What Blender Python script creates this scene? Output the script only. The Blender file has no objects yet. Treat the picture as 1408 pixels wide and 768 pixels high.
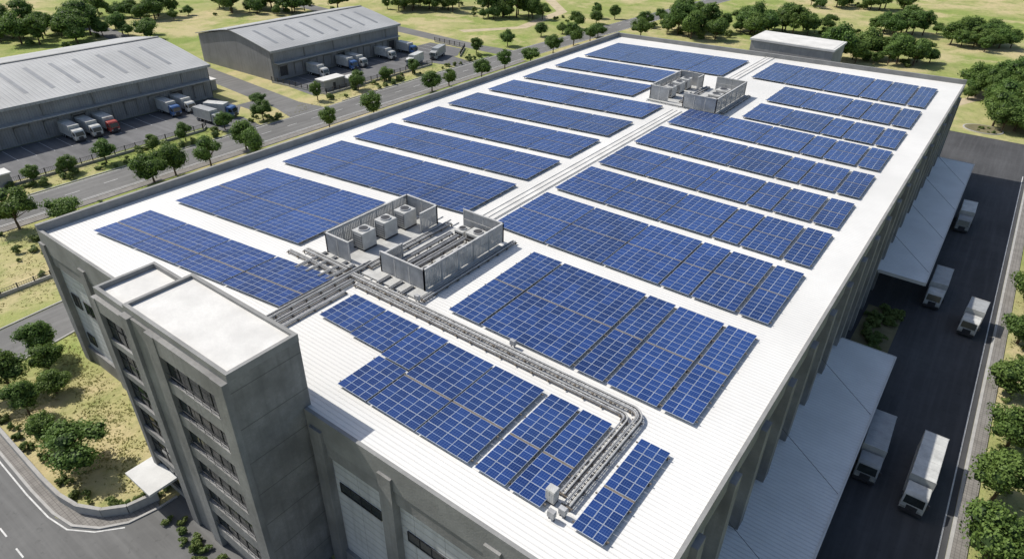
import bpy, math, random
import numpy as np
from mathutils import Vector, Matrix, Euler
random.seed(7); np.random.seed(7)
sc=bpy.context.scene; COL=sc.collection
rad=math.radians
# ------------------------------------------------------------ camera
cam=bpy.data.cameras.new('camera'); cam.sensor_width=36; cam.lens=36*909.8/1408; cam.clip_end=3000; cam.clip_start=0.5
co=bpy.data.objects.new('camera',cam); COL.objects.link(co); co.location=(0,0,60)
M=Matrix.Rotation(rad(36.22),4,'Z')@Matrix.Rotation(rad(90-32.02),4,'X')@Matrix.Rotation(rad(1.07),4,'Z')
co.rotation_euler=M.to_euler(); sc.camera=co
# ------------------------------------------------------------ light
D=Vector((17.5,3.2,-20)).normalized()
sl=bpy.data.lights.new('sun','SUN'); sl.energy=4.6; sl.angle=rad(0.53); sl.color=(1.0,0.955,0.88)
so=bpy.data.objects.new('sun',sl); COL.objects.link(so); so.rotation_euler=D.to_track_quat('-Z','Y').to_euler(); so.location=(-60,-10,120)
w=bpy.data.worlds.new('World'); sc.world=w; w.use_nodes=True
nt=w.node_tree; bg=nt.nodes['Background']; sky=nt.nodes.new('ShaderNodeTexSky'); sky.sky_type='NISHITA'; sky.sun_disc=False
sky.sun_elevation=math.asin(-D.z); sky.sun_rotation=math.atan2(-D.x,-D.y)%(2*math.pi); sky.air_density=1.0; sky.dust_density=2.0
nt.links.new(sky.outputs[0],bg.inputs[0]); bg.inputs[1].default_value=0.12
sc.view_settings.view_transform='Standard'; sc.view_settings.look='None'; sc.view_settings.exposure=0
# ------------------------------------------------------------ materials
def mat(name):
    m=bpy.data.materials.new(name); m.use_nodes=True; n=m.node_tree; b=n.nodes['Principled BSDF']; return m,n,b
def N(n,t,**k):
    x=n.nodes.new(t)
    for a,v in k.items(): setattr(x,a,v)
    return x
def math_(n,op,a,b=None,c=None):
    x=N(n,'ShaderNodeMath',operation=op)
    for i,v in enumerate((a,b,c)):
        if v is None: continue
        if isinstance(v,(int,float)): x.inputs[i].default_value=v
        else: n.links.new(v,x.inputs[i])
    return x.outputs[0]
def mixc(n,f,a,b,mode='MIX'):
    x=N(n,'ShaderNodeMix',data_type='RGBA',blend_type=mode)
    for i,v in ((0,f),(6,a),(7,b)):
        if isinstance(v,(int,float)): x.inputs[i].default_value=v
        elif isinstance(v,tuple): x.inputs[i].default_value=(*v,1)
        else: n.links.new(v,x.inputs[i])
    return x.outputs[2]
def noise(n,vec,scale,detail=4,rough=0.6,lo=0.35,hi=0.65):
    t=N(n,'ShaderNodeTexNoise'); t.inputs['Scale'].default_value=scale; t.inputs['Detail'].default_value=detail; t.inputs['Roughness'].default_value=rough
    n.links.new(vec,t.inputs['Vector'])
    r=N(n,'ShaderNodeMapRange'); r.inputs[1].default_value=lo; r.inputs[2].default_value=hi
    n.links.new(t.outputs['Fac'],r.inputs[0]); return r.outputs[0]
def pos(n): return N(n,'ShaderNodeNewGeometry').outputs['Position']
def scaled(n,vec,s):
    x=N(n,'ShaderNodeVectorMath',operation='MULTIPLY'); n.links.new(vec,x.inputs[0]); x.inputs[1].default_value=s; return x.outputs[0]
def bump(n,b,h,dist,st=1.0):
    x=N(n,'ShaderNodeBump'); x.inputs['Strength'].default_value=st; x.inputs['Distance'].default_value=dist
    n.links.new(h,x.inputs['Height']); n.links.new(x.outputs[0],b.inputs['Normal'])
def sep(n,v):
    s=N(n,'ShaderNodeSeparateXYZ'); n.links.new(v,s.inputs[0]); return s.outputs
def surf(name,col,var=0.25,sc1=0.35,rough=0.85,metal=0.0,streak=False,rib=None,joint=None,spec=0.3,wear=None):
    m,n,b=mat(name); P=pos(n)
    f1=noise(n,P,sc1); f2=noise(n,P,sc1*14,3)
    dk=tuple(c*(1-var) for c in col); lt=tuple(min(.95,c*(1+var*.35)) for c in col)
    c=mixc(n,f1,dk,lt); c=mixc(n,math_(n,'MULTIPLY',f2,.35),c,tuple(x*(1-var*.9) for x in col))
    if streak:
        f3=noise(n,scaled(n,P,(1,1,.07)),1.3,4,.6,.5,.75); c=mixc(n,math_(n,'MULTIPLY',f3,.5),c,tuple(x*.5 for x in col))
    if wear:
        f3=noise(n,scaled(n,P,wear),1.0,3,.6,.45,.7); c=mixc(n,math_(n,'MULTIPLY',f3,.4),c,tuple(min(.9,x*1.5) for x in col))
        f4=noise(n,P,.9,5,.75,.58,.66); c=mixc(n,math_(n,'MULTIPLY',f4,.35),c,tuple(x*.5 for x in col))
    if rib:
        ax,per,dep,dkn=rib
        fr=math_(n,'FRACT',math_(n,'DIVIDE',sep(n,P)[ax],per))
        tri=math_(n,'ABSOLUTE',math_(n,'SUBTRACT',fr,.5))
        g=N(n,'ShaderNodeMapRange'); g.inputs[1].default_value=.36; g.inputs[2].default_value=.46; n.links.new(tri,g.inputs[0])
        c=mixc(n,math_(n,'MULTIPLY',g.outputs[0],dkn),c,tuple(x*.45 for x in col))
        bump(n,b,math_(n,'SUBTRACT',1.0,g.outputs[0]),dep)
    if joint:
        for ax,per,wd,off in joint:
            fr=math_(n,'FRACT',math_(n,'DIVIDE',math_(n,'ADD',sep(n,P)[ax],off),per))
            lt_=math_(n,'LESS_THAN',fr,wd/per); c=mixc(n,math_(n,'MULTIPLY',lt_,.6),c,tuple(x*.3 for x in col))
    n.links.new(c,b.inputs['Base Color']); b.inputs['Roughness'].default_value=rough; b.inputs['Metallic'].default_value=metal
    b.inputs['Specular IOR Level'].default_value=spec
    if not rib: bump(n,b,f2,.02,.4)
    return m
roof_m=surf('white_roof_sheet',(.735,.728,.70),.12,.05,.6,rib=(1,.45,.025,.25))
deck_m=surf('white_deck',(.66,.65,.62),.16,.3,.8)
conc=surf('concrete',(.285,.283,.275),.30,.25,.9,streak=True)
conc_t=surf('tower_concrete',(.28,.277,.267),.36,.3,.9,streak=True,joint=[(2,3.8,.10,.9)])
conc_l=surf('light_concrete',(.40,.39,.37),.2,.4,.9,streak=True)
coping=surf('coping',(.28,.28,.272),.22,.4,.8)
coping_w=surf('white_coping',(.62,.62,.60),.15,.4,.7)
panelw=surf('white_wall_panel',(.60,.61,.61),.12,.3,.6,streak=True,rib=(2,.9,.03,.35),joint=[(0,3.4,.06,0),(1,3.65,.06,0)])
whw=surf('warehouse_wall',(.31,.315,.32),.18,.2,.7,streak=True,rib=(1,.6,.04,.3))
whw_x=surf('warehouse_gable',(.28,.28,.28),.18,.2,.7,streak=True,rib=(0,.6,.04,.3))
whroof=surf('warehouse_roof',(.43,.435,.43),.20,.06,.55,rib=(1,1.1,.05,.3))
skyl=surf('skylight_sheet',(.25,.26,.27),.15,.3,.5)
canopy_m=surf('canopy_sheet',(.78,.79,.78),.10,.2,.5,rib=(1,.5,.04,.2))
steel=surf('galvanised_steel',(.47,.475,.48),.35,1.5,.5,.1)
steel_d=surf('dark_steel',(.075,.075,.08),.3,1.5,.5,.3)
screen_m=surf('louvre_grey',(.52,.52,.51),.22,.8,.55,.0,streak=True)
unitw=surf('unit_paint',(.52,.52,.50),.2,1.0,.5)
alu=surf('aluminium_frame',(.48,.54,.63),.1,1.0,.45,.0)
railm=surf('rail_brown',(.17,.145,.12),.2,1.0,.7)
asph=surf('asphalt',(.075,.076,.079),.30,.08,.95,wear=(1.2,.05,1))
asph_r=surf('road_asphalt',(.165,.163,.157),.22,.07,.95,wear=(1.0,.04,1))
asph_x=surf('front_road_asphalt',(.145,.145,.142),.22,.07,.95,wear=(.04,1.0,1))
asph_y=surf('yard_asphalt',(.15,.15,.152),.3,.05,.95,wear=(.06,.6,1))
paver=surf('pavers',(.255,.24,.22),.25,.6,.9,joint=[(0,.45,.05,0),(1,.45,.05,0)])
kerbm=surf('kerb',(.42,.41,.39),.15,.8,.9)
paint=surf('road_paint',(.66,.66,.64),.25,1.5,.8)
rubber=surf('rubber',(.02,.02,.02),.2,2,.9)
bark=surf('bark',(.12,.085,.055),.3,2,.95)
soil=surf('dry_soil',(.20,.18,.10),.3,.4,.95)
dirt=surf('dirt',(.50,.42,.28),.2,.3,.95)
def glassm(name,col,r=.12):
    m,n,b=mat(name); P=pos(n); f=noise(n,P,.7)
    n.links.new(mixc(n,f,tuple(c*.5 for c in col),col),b.inputs['Base Color']); b.inputs['Roughness'].default_value=r; b.inputs['Specular IOR Level'].default_value=.8; return m
glass=glassm('window_glass',(.035,.045,.045))
lamp_m=glassm('lamp_glass',(.6,.6,.55),.2)
def paintm(name,col,var=.12): return surf(name,col,var,.9,.4,spec=.5)
white_p=paintm('white_vehicle_paint',(.60,.60,.57),.25); grey_p=paintm('grey_vehicle_paint',(.36,.37,.37),.2)
red_p=paintm('red_vehicle_paint',(.36,.06,.05)); blue_p=paintm('blue_vehicle_paint',(.06,.13,.30)); 
def pvmat():
    m,n,b=mat('photovoltaic_cells')
    uv=N(n,'ShaderNodeUVMap'); uv.uv_map='UVMap'; s=sep(n,uv.outputs[0])
    def line(o,k,wd):
        fr=math_(n,'FRACT',math_(n,'MULTIPLY',o,k)); a=math_(n,'ABSOLUTE',math_(n,'SUBTRACT',fr,.5)); return math_(n,'GREATER_THAN',a,.5-wd)
    g=math_(n,'MAXIMUM',line(s[0],4,.05),line(s[1],6,.05))
    mid=line(math_(n,'ADD',s[1],.5),1,.018)
    at=N(n,'ShaderNodeAttribute'); at.attribute_name='tone'
    P=pos(n); f=noise(n,P,.07,3,.6,.38,.62); f2=noise(n,P,2.2,2)
    c=mixc(n,at.outputs['Fac'],(.005,.020,.095),(.016,.050,.205))
    c=mixc(n,math_(n,'MULTIPLY',f,.4),c,(.030,.078,.255))
    c=mixc(n,math_(n,'MULTIPLY',f2,.2),c,(.008,.022,.09))
    c=mixc(n,math_(n,'MULTIPLY',g,.26),c,(.20,.30,.52))
    c=mixc(n,math_(n,'MULTIPLY',mid,.6),c,(.36,.46,.62))
    n.links.new(c,b.inputs['Base Color']); b.inputs['Roughness'].default_value=.18; b.inputs['Specular IOR Level'].default_value=.45
    return m
pv=pvmat()
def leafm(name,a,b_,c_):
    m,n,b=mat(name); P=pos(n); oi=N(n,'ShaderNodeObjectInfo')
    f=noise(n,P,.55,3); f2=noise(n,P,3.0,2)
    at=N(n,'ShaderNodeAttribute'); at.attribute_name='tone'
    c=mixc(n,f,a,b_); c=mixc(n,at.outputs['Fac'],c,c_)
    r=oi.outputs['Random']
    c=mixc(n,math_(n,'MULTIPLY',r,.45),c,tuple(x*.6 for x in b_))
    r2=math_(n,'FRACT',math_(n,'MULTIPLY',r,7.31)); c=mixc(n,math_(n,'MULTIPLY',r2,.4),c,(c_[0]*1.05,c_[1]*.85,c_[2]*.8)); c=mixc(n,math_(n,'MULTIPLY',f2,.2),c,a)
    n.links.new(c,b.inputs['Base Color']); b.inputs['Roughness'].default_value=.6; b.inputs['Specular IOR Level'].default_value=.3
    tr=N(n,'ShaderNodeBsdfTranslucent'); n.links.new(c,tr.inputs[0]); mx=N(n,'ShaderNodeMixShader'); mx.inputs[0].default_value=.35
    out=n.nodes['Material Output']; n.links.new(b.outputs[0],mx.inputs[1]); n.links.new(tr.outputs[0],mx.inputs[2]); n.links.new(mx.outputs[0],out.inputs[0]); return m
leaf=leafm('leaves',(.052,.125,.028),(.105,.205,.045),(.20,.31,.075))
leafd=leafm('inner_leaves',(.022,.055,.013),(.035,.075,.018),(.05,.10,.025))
shrubm=leafm('shrub_leaves',(.075,.14,.035),(.13,.205,.055),(.23,.30,.09))
grassm=leafm('grass_blades',(.19,.24,.06),(.28,.31,.10),(.40,.38,.16))
def groundm():
    m,n,b=mat('dry_grass_field'); P=pos(n)
    a=noise(n,P,.014,6,.65,.43,.57); c1=noise(n,scaled(n,P,(1,.55,1)),.045,7,.7,.45,.60); c2=noise(n,P,.35,5,.65,.40,.64); c3=noise(n,P,3.0,3,.7,.4,.7); c4=noise(n,P,.11,6,.7,.52,.64); c5=noise(n,P,.03,6,.7,.54,.62)
    tan=(.48,.405,.225); grn=(.20,.265,.065); dg=(.11,.17,.04); sand=(.55,.45,.28); yl=(.36,.365,.13)
    c=mixc(n,a,grn,tan); c=mixc(n,math_(n,'MULTIPLY',c1,.8),c,mixc(n,c2,grn,yl))
    c=mixc(n,math_(n,'MULTIPLY',c4,.5),c,mixc(n,c3,dg,grn))
    c=mixc(n,math_(n,'MULTIPLY',c5,.75),c,mixc(n,c2,tan,sand))
    c=mixc(n,math_(n,'MULTIPLY',c2,.18),c,grn); c=mixc(n,math_(n,'MULTIPLY',c3,.15),c,sand)
    n.links.new(c,b.inputs['Base Color']); b.inputs['Roughness'].default_value=1; b.inputs['Specular IOR Level'].default_value=.1
    bump(n,b,c2,.25,.5); return m
ground_m=groundm()
# ------------------------------------------------------------ mesh builder
class MB:
    def __init__(s): s.v=[];s.f=[];s.m=[]
    def poly(s,pts,m=0):
        i=len(s.v); s.v+= [tuple(p) for p in pts]; s.f.append(tuple(range(i,i+len(pts)))); s.m.append(m)
    def box(s,x0,x1,y0,y1,z0,z1,m=0):
        i=len(s.v); s.v+=[(x0,y0,z0),(x1,y0,z0),(x1,y1,z0),(x0,y1,z0),(x0,y0,z1),(x1,y0,z1),(x1,y1,z1),(x0,y1,z1)]
        for q in ((0,3,2,1),(4,5,6,7),(0,1,5,4),(1,2,6,5),(2,3,7,6),(3,0,4,7)): s.f.append(tuple(i+k for k in q)); s.m.append(m)
    def prism(s,prof,x0,x1,m=0):
        i=len(s.v); k=len(prof); s.v+=[(x0,y,z) for y,z in prof]+[(x1,y,z) for y,z in prof]
        s.f.append(tuple(i+j for j in range(k))); s.m.append(m); s.f.append(tuple(i+k+j for j in reversed(range(k)))); s.m.append(m)
        for j in range(k): s.f.append((i+j,i+k+j,i+k+(j+1)%k,i+(j+1)%k)); s.m.append(m)
    def slab(s,pts,z0,z1,m=0):
        i=len(s.v);k=len(pts); s.v+=[(p[0],p[1],z0) for p in pts]+[(p[0],p[1],z1) for p in pts]
        s.f.append(tuple(i+j for j in reversed(range(k)))); s.m.append(m); s.f.append(tuple(i+k+j for j in range(k))); s.m.append(m)
        for j in range(k): s.f.append((i+j,i+(j+1)%k,i+k+(j+1)%k,i+k+j)); s.m.append(m)
    def cyl(s,p0,p1,r,n=8,m=0,r1=None):
        p0=Vector(p0);p1=Vector(p1); d=(p1-p0).normalized(); a=d.orthogonal().normalized(); b=d.cross(a); i=len(s.v); r1=r if r1 is None else r1
        for p,rr in ((p0,r),(p1,r1)):
            for k in range(n):
                t=2*math.pi*k/n; s.v.append(tuple(p+(a*math.cos(t)+b*math.sin(t))*rr))
        for k in range(n): s.f.append((i+k,i+(k+1)%n,i+n+(k+1)%n,i+n+k)); s.m.append(m)
        s.f.append(tuple(i+k for k in reversed(range(n)))); s.m.append(m); s.f.append(tuple(i+n+k for k in range(n))); s.m.append(m)
    def mesh(s,name,mats):
        me=bpy.data.meshes.new(name); me.from_pydata(s.v,[],s.f)
        for x in mats: me.materials.append(x)
        me.polygons.foreach_set('material_index',s.m); me.update(); return me
def obj(name,data,parent=None,loc=(0,0,0),rz=0,label=None):
    o=bpy.data.objects.new(name,data); COL.objects.link(o); o.location=loc; o.rotation_euler=(0,0,rz)
    if parent: o.parent=parent
    if label: o['label']=label
    return o
def thing(name,label,cat,loc=(0,0,0),rz=0,data=None,group=None):
    o=obj(name,data,None,loc,rz); o['label']=label; o['category']=cat
    if group: o['group']=group
    return o
def part(name,mb,mats,parent,label=None,bev=0):
    o=obj(name,mb.mesh(name,mats),parent,label=label)
    if bev: 
        b=o.modifiers.new('b','BEVEL'); b.width=bev; b.segments=2; b.limit_method='ANGLE'
    return o
def struct(name,mb,mats):
    o=obj(name,mb.mesh(name,mats)); o['kind']='structure'; return o
def copy_thing(src,loc,rz=0,scale=1,label=None):
    def rec(o,par):
        c=o.copy(); COL.objects.link(c)
        if par: c.parent=par; c.matrix_parent_inverse=o.matrix_parent_inverse.copy()
        for ch in kids[o]: rec(ch,c)
        return c
    c=rec(src,None); c.location=loc; c.rotation_euler=(0,0,rz); c.scale=(scale,)*3 if isinstance(scale,(int,float)) else scale
    if label: c['label']=label
    return c
class KD(dict):
    def __missing__(s,o):
        s[o]=[c for c in bpy.data.objects if c.parent==o]; return s[o]
kids=KD()
# ------------------------------------------------------------ ground and roads
def sheet(name,pts,z,m):
    b=MB(); b.poly([(x,y,z) for x,y in pts]); return struct(name,b,[m])
b=MB(); b.poly([(-1500,-900,0),(1500,-900,0),(1500,2100,0),(-1500,2100,0)]); struct('ground',b,[ground_m])
def ribbon(name,pts,wd,z,m,zt=None,off=0):
    b=MB(); L=[];R=[]
    for i,(x,y) in enumerate(pts):
        a=Vector(pts[max(0,i-1)]); c=Vector(pts[min(len(pts)-1,i+1)]); d=(c-a).normalized(); nrm=Vector((d.y,-d.x))
        p=Vector((x,y))+nrm*off; L.append(p-nrm*wd/2); R.append(p+nrm*wd/2)
    for i in range(len(pts)-1):
        if zt is None: b.poly([(*L[i],z),(*R[i],z),(*R[i+1],z),(*L[i+1],z)])
        else: b.slab([L[i],R[i],R[i+1],L[i+1]],z,zt)
    return struct(name,b,[m])
mainp=[(-150,y) for y in (-60,0,40,80,120,160,200)]+[(-149,230),(-147,260),(-145,300),(-141,360),(-136,420),(-128,520),(-118,640)]
ribbon('road',mainp,11,.02,asph_r)
ribbon('road_edge_line',mainp,.15,.03,paint,off=5.0); ribbon('road_edge_line',mainp,.15,.03,paint,off=-5.0)
b=MB()
for y in range(-50,400,8): b.box(-150.07-(0 if y<220 else -(y-220)*.04),-149.93-(0 if y<220 else -(y-220)*.04),y,y+3,.03,.036)
struct('road_centre_marking',b,[paint])
ribbon('pavement',[p for p in mainp if p[1]<=200],2.0,.0,paver,.12,off=7.2)
ribbon('kerb',[p for p in mainp if p[1]<=200],.25,.0,kerbm,.15,off=5.9)
ribbon('kerb',[(-150,-60),(-150,100)],.25,.0,kerbm,.15,off=-5.9)
ribbon('kerb',[(-150,126),(-150,196)],.25,.0,kerbm,.15,off=-5.9)
sheet('side_road',[(-155.2,107),(-152,104),(-152,124),(-155.2,119),(-165,117.5),(-235,124),(-330,134),(-330,126),(-235,116),(-165,109.5)],.012,asph_r)
sheet('side_road',[(-155.2,201),(-152,196),(-152,216),(-155.2,210),(-170,208.5),(-230,214),(-330,226),(-330,218),(-230,206),(-170,201.5)],.012,asph_r)
sheet('yard',[(-187.9,-10),(-166,-10),(-166,90),(-169,100),(-174,104),(-187.9,104)],.03,asph_y)
sheet('yard',[(-187.9,126),(-166,124),(-166,190),(-172,199),(-187.9,199)],.03,asph_y)
sheet('yard_access',[(-166.2,88),(-155.2,90),(-155.2,98),(-166.2,99)],.016,asph_y)
sheet('yard_access',[(-176,104.1),(-168,104.1),(-168,110),(-176,110)],.016,asph_y)
sheet('yard_access',[(-166.2,176),(-155.2,178),(-155.2,186),(-166.2,188)],.016,asph_y)
b=MB()
for y in list(range(16,100,4))+list(range(130,196,4)): b.box(-187,-178,y-.05,y+.05,.034,.039)
struct('bay_marking',b,[paint])
sheet('dirt_track',[(-190,222),(-175,246),(-182,290),(-230,340),(-300,380),(-302,376),(-234,336),(-187,288),(-180,246),(-195,224)],.006,dirt)
sheet('dirt_track',[(-20,216),(-14,240),(10,300),(60,360),(63,358),(14,299),(-10,240),(-16,216)],.006,dirt)
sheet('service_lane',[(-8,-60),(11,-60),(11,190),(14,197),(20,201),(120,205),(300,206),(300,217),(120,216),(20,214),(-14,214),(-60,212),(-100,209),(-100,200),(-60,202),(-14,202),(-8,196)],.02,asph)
ribbon('lane_edge_line',[(10.3,-60),(10.3,188)],.15,.03,paint)
ribbon('kerb',[(11.2,-60),(11.2,190)],.35,0,kerbm,.15)
ribbon('kerb',[(11.2,190),(14,196),(20,200.5),(120,204.5),(300,205.5)],.3,0,kerbm,.15)
ribbon('pavement',[(12.1,-60),(12.1,188)],1.4,0,paver,.13)
b=MB(); pts=[(-1+5.5*math.cos(t)*.9,221+4.2*math.sin(t)) for t in np.linspace(0,2*math.pi,24,endpoint=False)]
b.slab(pts,0,.16); struct('traffic_island_kerb',b,[kerbm])
b=MB(); b.slab([( -1+(x+1)*.92,221+(y-221)*.92) for x,y in pts],.16,.2); struct('island_soil',b,[soil])
sheet('side_road',[(-107.5,-20),(-97,-20),(-97.5,15),(-99.5,26),(-101,60),(-101,175),(-110,175),(-110,60),(-109,30),(-108,18)],.016,asph_r)
ribbon('kerb',[(-97.2,9),(-97.4,15),(-99.4,26),(-100.9,60),(-100.9,170)],.25,0,kerbm,.15)
ribbon('kerb',[(-108.2,9),(-108.3,18),(-109.3,30),(-110.2,60),(-110.2,170)],.25,0,kerbm,.15)
sheet('front_road',[(-200,-8),(-8,-8),(-8,8.6),(-200,8.6)],.024,asph_x)
wallp=[(-96,10.3),(-90,10.2),(-84,10.1),(-78,10.0),(-72,9.9),(-68,10.0),(-65,10.5),(-62.4,11.8),(-60.7,13.7),(-59.9,16.6)]
kerbp=[(-96,8.9),(-90,8.9),(-84,8.8),(-78,8.7),(-72,8.6),(-67,8.7),(-63.8,9.2),(-61.2,10.8),(-59.5,13.0),(-58.8,16.0),(-58.7,18)]
sheet('forecourt',[(-67,8.45)]+kerbp[6:]+[(-58.7,23.3),(-8.2,23.3),(-8.2,8.45)],.018,asph_x)
b=MB()
for i in range(len(wallp)-1):
    k0=kerbp[i];k1=kerbp[i+1]; b.slab([k0,k1,wallp[i+1],wallp[i]],0,.13)
struct('pavement',b,[paver])
ribbon('kerb',kerbp,.28,0,kerbm,.16)
ribbon('road_edge_line',[(x+(.25 if i>7 else 0),y-.55) for i,(x,y) in enumerate(kerbp[:9])],.16,.034,paint)
b=MB()
for x in range(-130,-10,4): b.box(x+.5,x+2.2,4.4,4.56,.03,.036)
struct('road_lane_marking',b,[paint])
b=MB()
for i in range(len(wallp)-1):
    (x0,y0),(x1,y1)=wallp[i],wallp[i+1]; d=Vector((x1-x0,y1-y0)).normalized(); n_=Vector((-d.y,d.x))*.2
    b.slab([(x0-n_.x,y0-n_.y),(x1-n_.x,y1-n_.y),(x1+n_.x,y1+n_.y),(x0+n_.x,y0+n_.y)],.0,1.25)
thing('garden_wall','low curved concrete planter wall beside the brick pavement','wall',data=b.mesh('garden_wall',[conc_l]))
# ------------------------------------------------------------ main building
RX0,RX1,RY0=-91.3,-7.2,23.6
def farY(x): return 172.5+(x-RX0)/(RX1-RX0)*8.0
H=20.0
bld=thing('warehouse','huge grey concrete warehouse with white ribbed roof covered in solar arrays','building')
b=MB(); b.slab([(RX0+.5,RY0+.35),(RX1-.35,RY0+.35),(RX1-.35,farY(RX1)-.5),(RX0+.5,farY(RX0)-.5)],19.6,H); part('roof',b,[roof_m],bld)
b=MB()
b.slab([(RX0,RY0),(RX0+.5,RY0),(RX0+.5,farY(RX0)),(RX0,farY(RX0))],18.2,21.1)
b.slab([(RX0+.5,farY(RX0)-.5),(RX1,farY(RX1)-.5),(RX1,farY(RX1)),(RX0+.5,farY(RX0)+.05)],18.2,21.0)
b.slab([(RX0+.5,RY0),(-61.7,RY0),(-61.7,RY0+.35),(RX0+.5,RY0+.35)],17.2,20.5)
part('parapet',b,[coping],bld)
b=MB(); b.slab([(-39.2,RY0),(RX1,RY0),(RX1,RY0+.35),(-39.2,RY0+.35)],17.2,20.12); part('parapet',b,[coping],bld)
b=MB(); b.slab([(RX1-.35,RY0+.35),(RX1,RY0+.35),(RX1,farY(RX1)-.5),(RX1-.35,farY(RX1)-.5)],18.0,20.12)
part('roof_edge',b,[coping],bld)
b=MB(); b.slab([(RX0+.3,RY0+.5),(RX1-.9,RY0+.5),(RX1-.9,farY(RX1)-.4),(RX0+.3,farY(RX0)-.4)],0,19.5); part('wall',b,[panelw],bld)
b=MB(); b.slab([(RX0+.1,RY0+.12),(RX1-.6,RY0+.12),(RX1-.6,farY(RX1)-.2),(RX0+.1,farY(RX0)-.2)],0,2.4); b.slab([(RX0+.1,RY0+.1),(RX1-.5,RY0+.1),(RX1-.5,farY(RX1)-.2),(RX0+.1,farY(RX0)-.2)],15.6,18.1) ;part('wall_band',b,[conc],bld)
for x in (-90.9,-80.5,-70.5,-37.9,-29.5,-18.5,-8.0):
    b=MB(); b.box(x-.75,x+.75,RY0-.25,RY0+.5,0,18.6); part('pilaster',b,[conc],bld)
ys_p=list(np.arange(25.5,178,7.3))
for y in ys_p:
    b=MB(); b.box(RX1-1.0,RX1+.55,y-.75,y+.75,0,19.0); part('pilaster',b,[conc],bld)
def window(x0,x1,z0,z1,y,nx,nz,parent,axis='y',fr=.06,t=.07):
    b=MB()
    if axis=='y':
        b.box(x0,x1,y-.02,y+.02,z0,z1,0)
        for i in range(nx+1):
            x=x0+(x1-x0)*i/nx; b.box(x-fr/2,x+fr/2,y-t,y-.025,z0,z1,1)
        for i in range(nz+1):
            z=z0+(z1-z0)*i/nz; b.box(x0,x1,y-t-.01,y-.03,z-fr/2,z+fr/2,1)
    else:
        b.box(y-.02,y+.02,x0,x1,z0,z1,0)
        for i in range(nx+1):
            x=x0+(x1-x0)*i/nx; b.box(y+.025,y+t,x-fr/2,x+fr/2,z0,z1,1)
        for i in range(nz+1):
            z=z0+(z1-z0)*i/nz; b.box(y+.03,y+t+.01,x0,x1,z-fr/2,z+fr/2,1)
    return part('window',b,[glass,steel_d],parent)
for x0,x1,z0,z1 in ((-36.5,-31.2,11.2,12.4),(-28,-20,11.2,12.4),(-17,-9.5,11.2,12.4),(-89.3,-87.3,9.6,11.6),(-86,-82,9.6,11.6),(-79,-73,9.6,11.6),(-69,-62.5,9.6,11.6),(-89.3,-87.3,3.5,5.2),(-79,-73,3.5,5.2)):
    window(x0,x1,z0,z1,RY0+.46,max(2,int((x1-x0)/1.2)),1,bld)
for i in range(len(ys_p)-1):
    y=ys_p[i]; window(y+1.2,y+6.1,8.2,9.6,RX1-.85,4,1,bld,'x')
    if i%2==0:
        b=MB(); b.box(RX1-.55,RX1-.48,y+1.6,y+5.6,0.1,4.3); part('dock_door',b,[steel],bld)
b=MB(); b.box(-50.7,-48.5,59.5,121,H+.001,H+.08); b.box(-50.7,-48.5,143.5,farY(-50)-.6,H+.001,H+.08)
for x in (-50.5,-49.6,-48.7):
    b.box(x-.06,x+.06,59.5,121,H+.08,H+.17); b.box(x-.06,x+.06,143.5,farY(-50)-.6,H+.08,H+.17)
part('ridge_cap',b,[deck_m],bld)
for (y0,y1) in ((24,85.5),(108.5,170.5)):
    b=MB(); b.prism([(y0,5.75),(y1,5.75),(y1,6.0),(y0,6.0)],RX1-.4,.1)
    c=part('loading_canopy',b,[canopy_m],bld)
    b=MB(); b.box(.1,.3,y0,y1,5.55,6.08); b.box(RX1+.6,.1,y0-.1,y0,5.55,6.08); b.box(RX1+.6,.1,y1,y1+.1,5.55,6.08); part('fascia',b,[coping_w],c)
    for y in np.arange(y0+4,y1,14.6):
        b=MB(); b.cyl((.0,y,6.0),(RX1-.3,y,11.5),.026,6); part('tie_rod',b,[steel_d],c)
# office tower
tw=thing('office_tower','five storey grey concrete office block with window bands and flat roof','building')
TX0,TX1,TY0,TY1,TZ=-54.5,-39.3,17.9,24.4,27.6
b=MB(); b.box(TX0,TX1,TY0,TY1,0,26.9); part('wall',b,[conc_t],tw)
b=MB(); b.box(TX0-.02,TX1+.02,TY0-.02,TY0+.33,26.9,TZ); b.box(TX0-.02,TX1+.02,TY1-.33,TY1+.02,26.9,TZ); b.box(TX0-.02,TX0+.33,TY0+.33,TY1-.33,26.9,TZ); b.box(TX1-.33,TX1+.02,TY0+.33,TY1-.33,26.9,TZ); part('parapet',b,[coping],tw)
b=MB(); b.box(TX0+.33,TX1-.33,TY0+.33,TY1-.33,26.9,27.3); part('roof',b,[deck_m],tw)
b=MB()
for x0,x1 in ((TX0,TX0+1.3),(-50.4,-49.0),(-40.9,TX1)): b.box(x0,x1,TY0-.55,TY0,0,26.85)
b.box(TX0+1.3,-50.4,TY0-.25,TY0,0,26.8); b.box(-49.0,-40.9,TY0-.5,TY0,25.0,26.85)
part('pier',b,[conc],tw)
for k in range(7):
    z1=24.6-3.8*k
    if z1-2.3<0: break
    window(-48.9,-41.0,z1-2.3,z1,TY0-.06,5,1,tw)
    b=MB(); b.box(-48.98,-40.92,TY0-.42,TY0-.001,z1-3.75,z1-2.32); part('spandrel',b,[conc],tw)
    if z1-3.75>0:
        b=MB(); b.cyl((-48.9,TY0-.36,z1-1.5),(-41.0,TY0-.36,z1-1.5),.03,6)
        for x in np.arange(-48.6,-41,1.2): b.cyl((x,TY0-.36,z1-2.32),(x,TY0-.36,z1-1.5),.02,5)
        part('railing',b,[steel_d],tw)
WX0,WY0,WZ=-61.6,18.4,26.3
b=MB(); b.box(WX0,TX0-.01,WY0,24.3,0,25.6); part('wall',b,[conc_t],tw)
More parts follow.
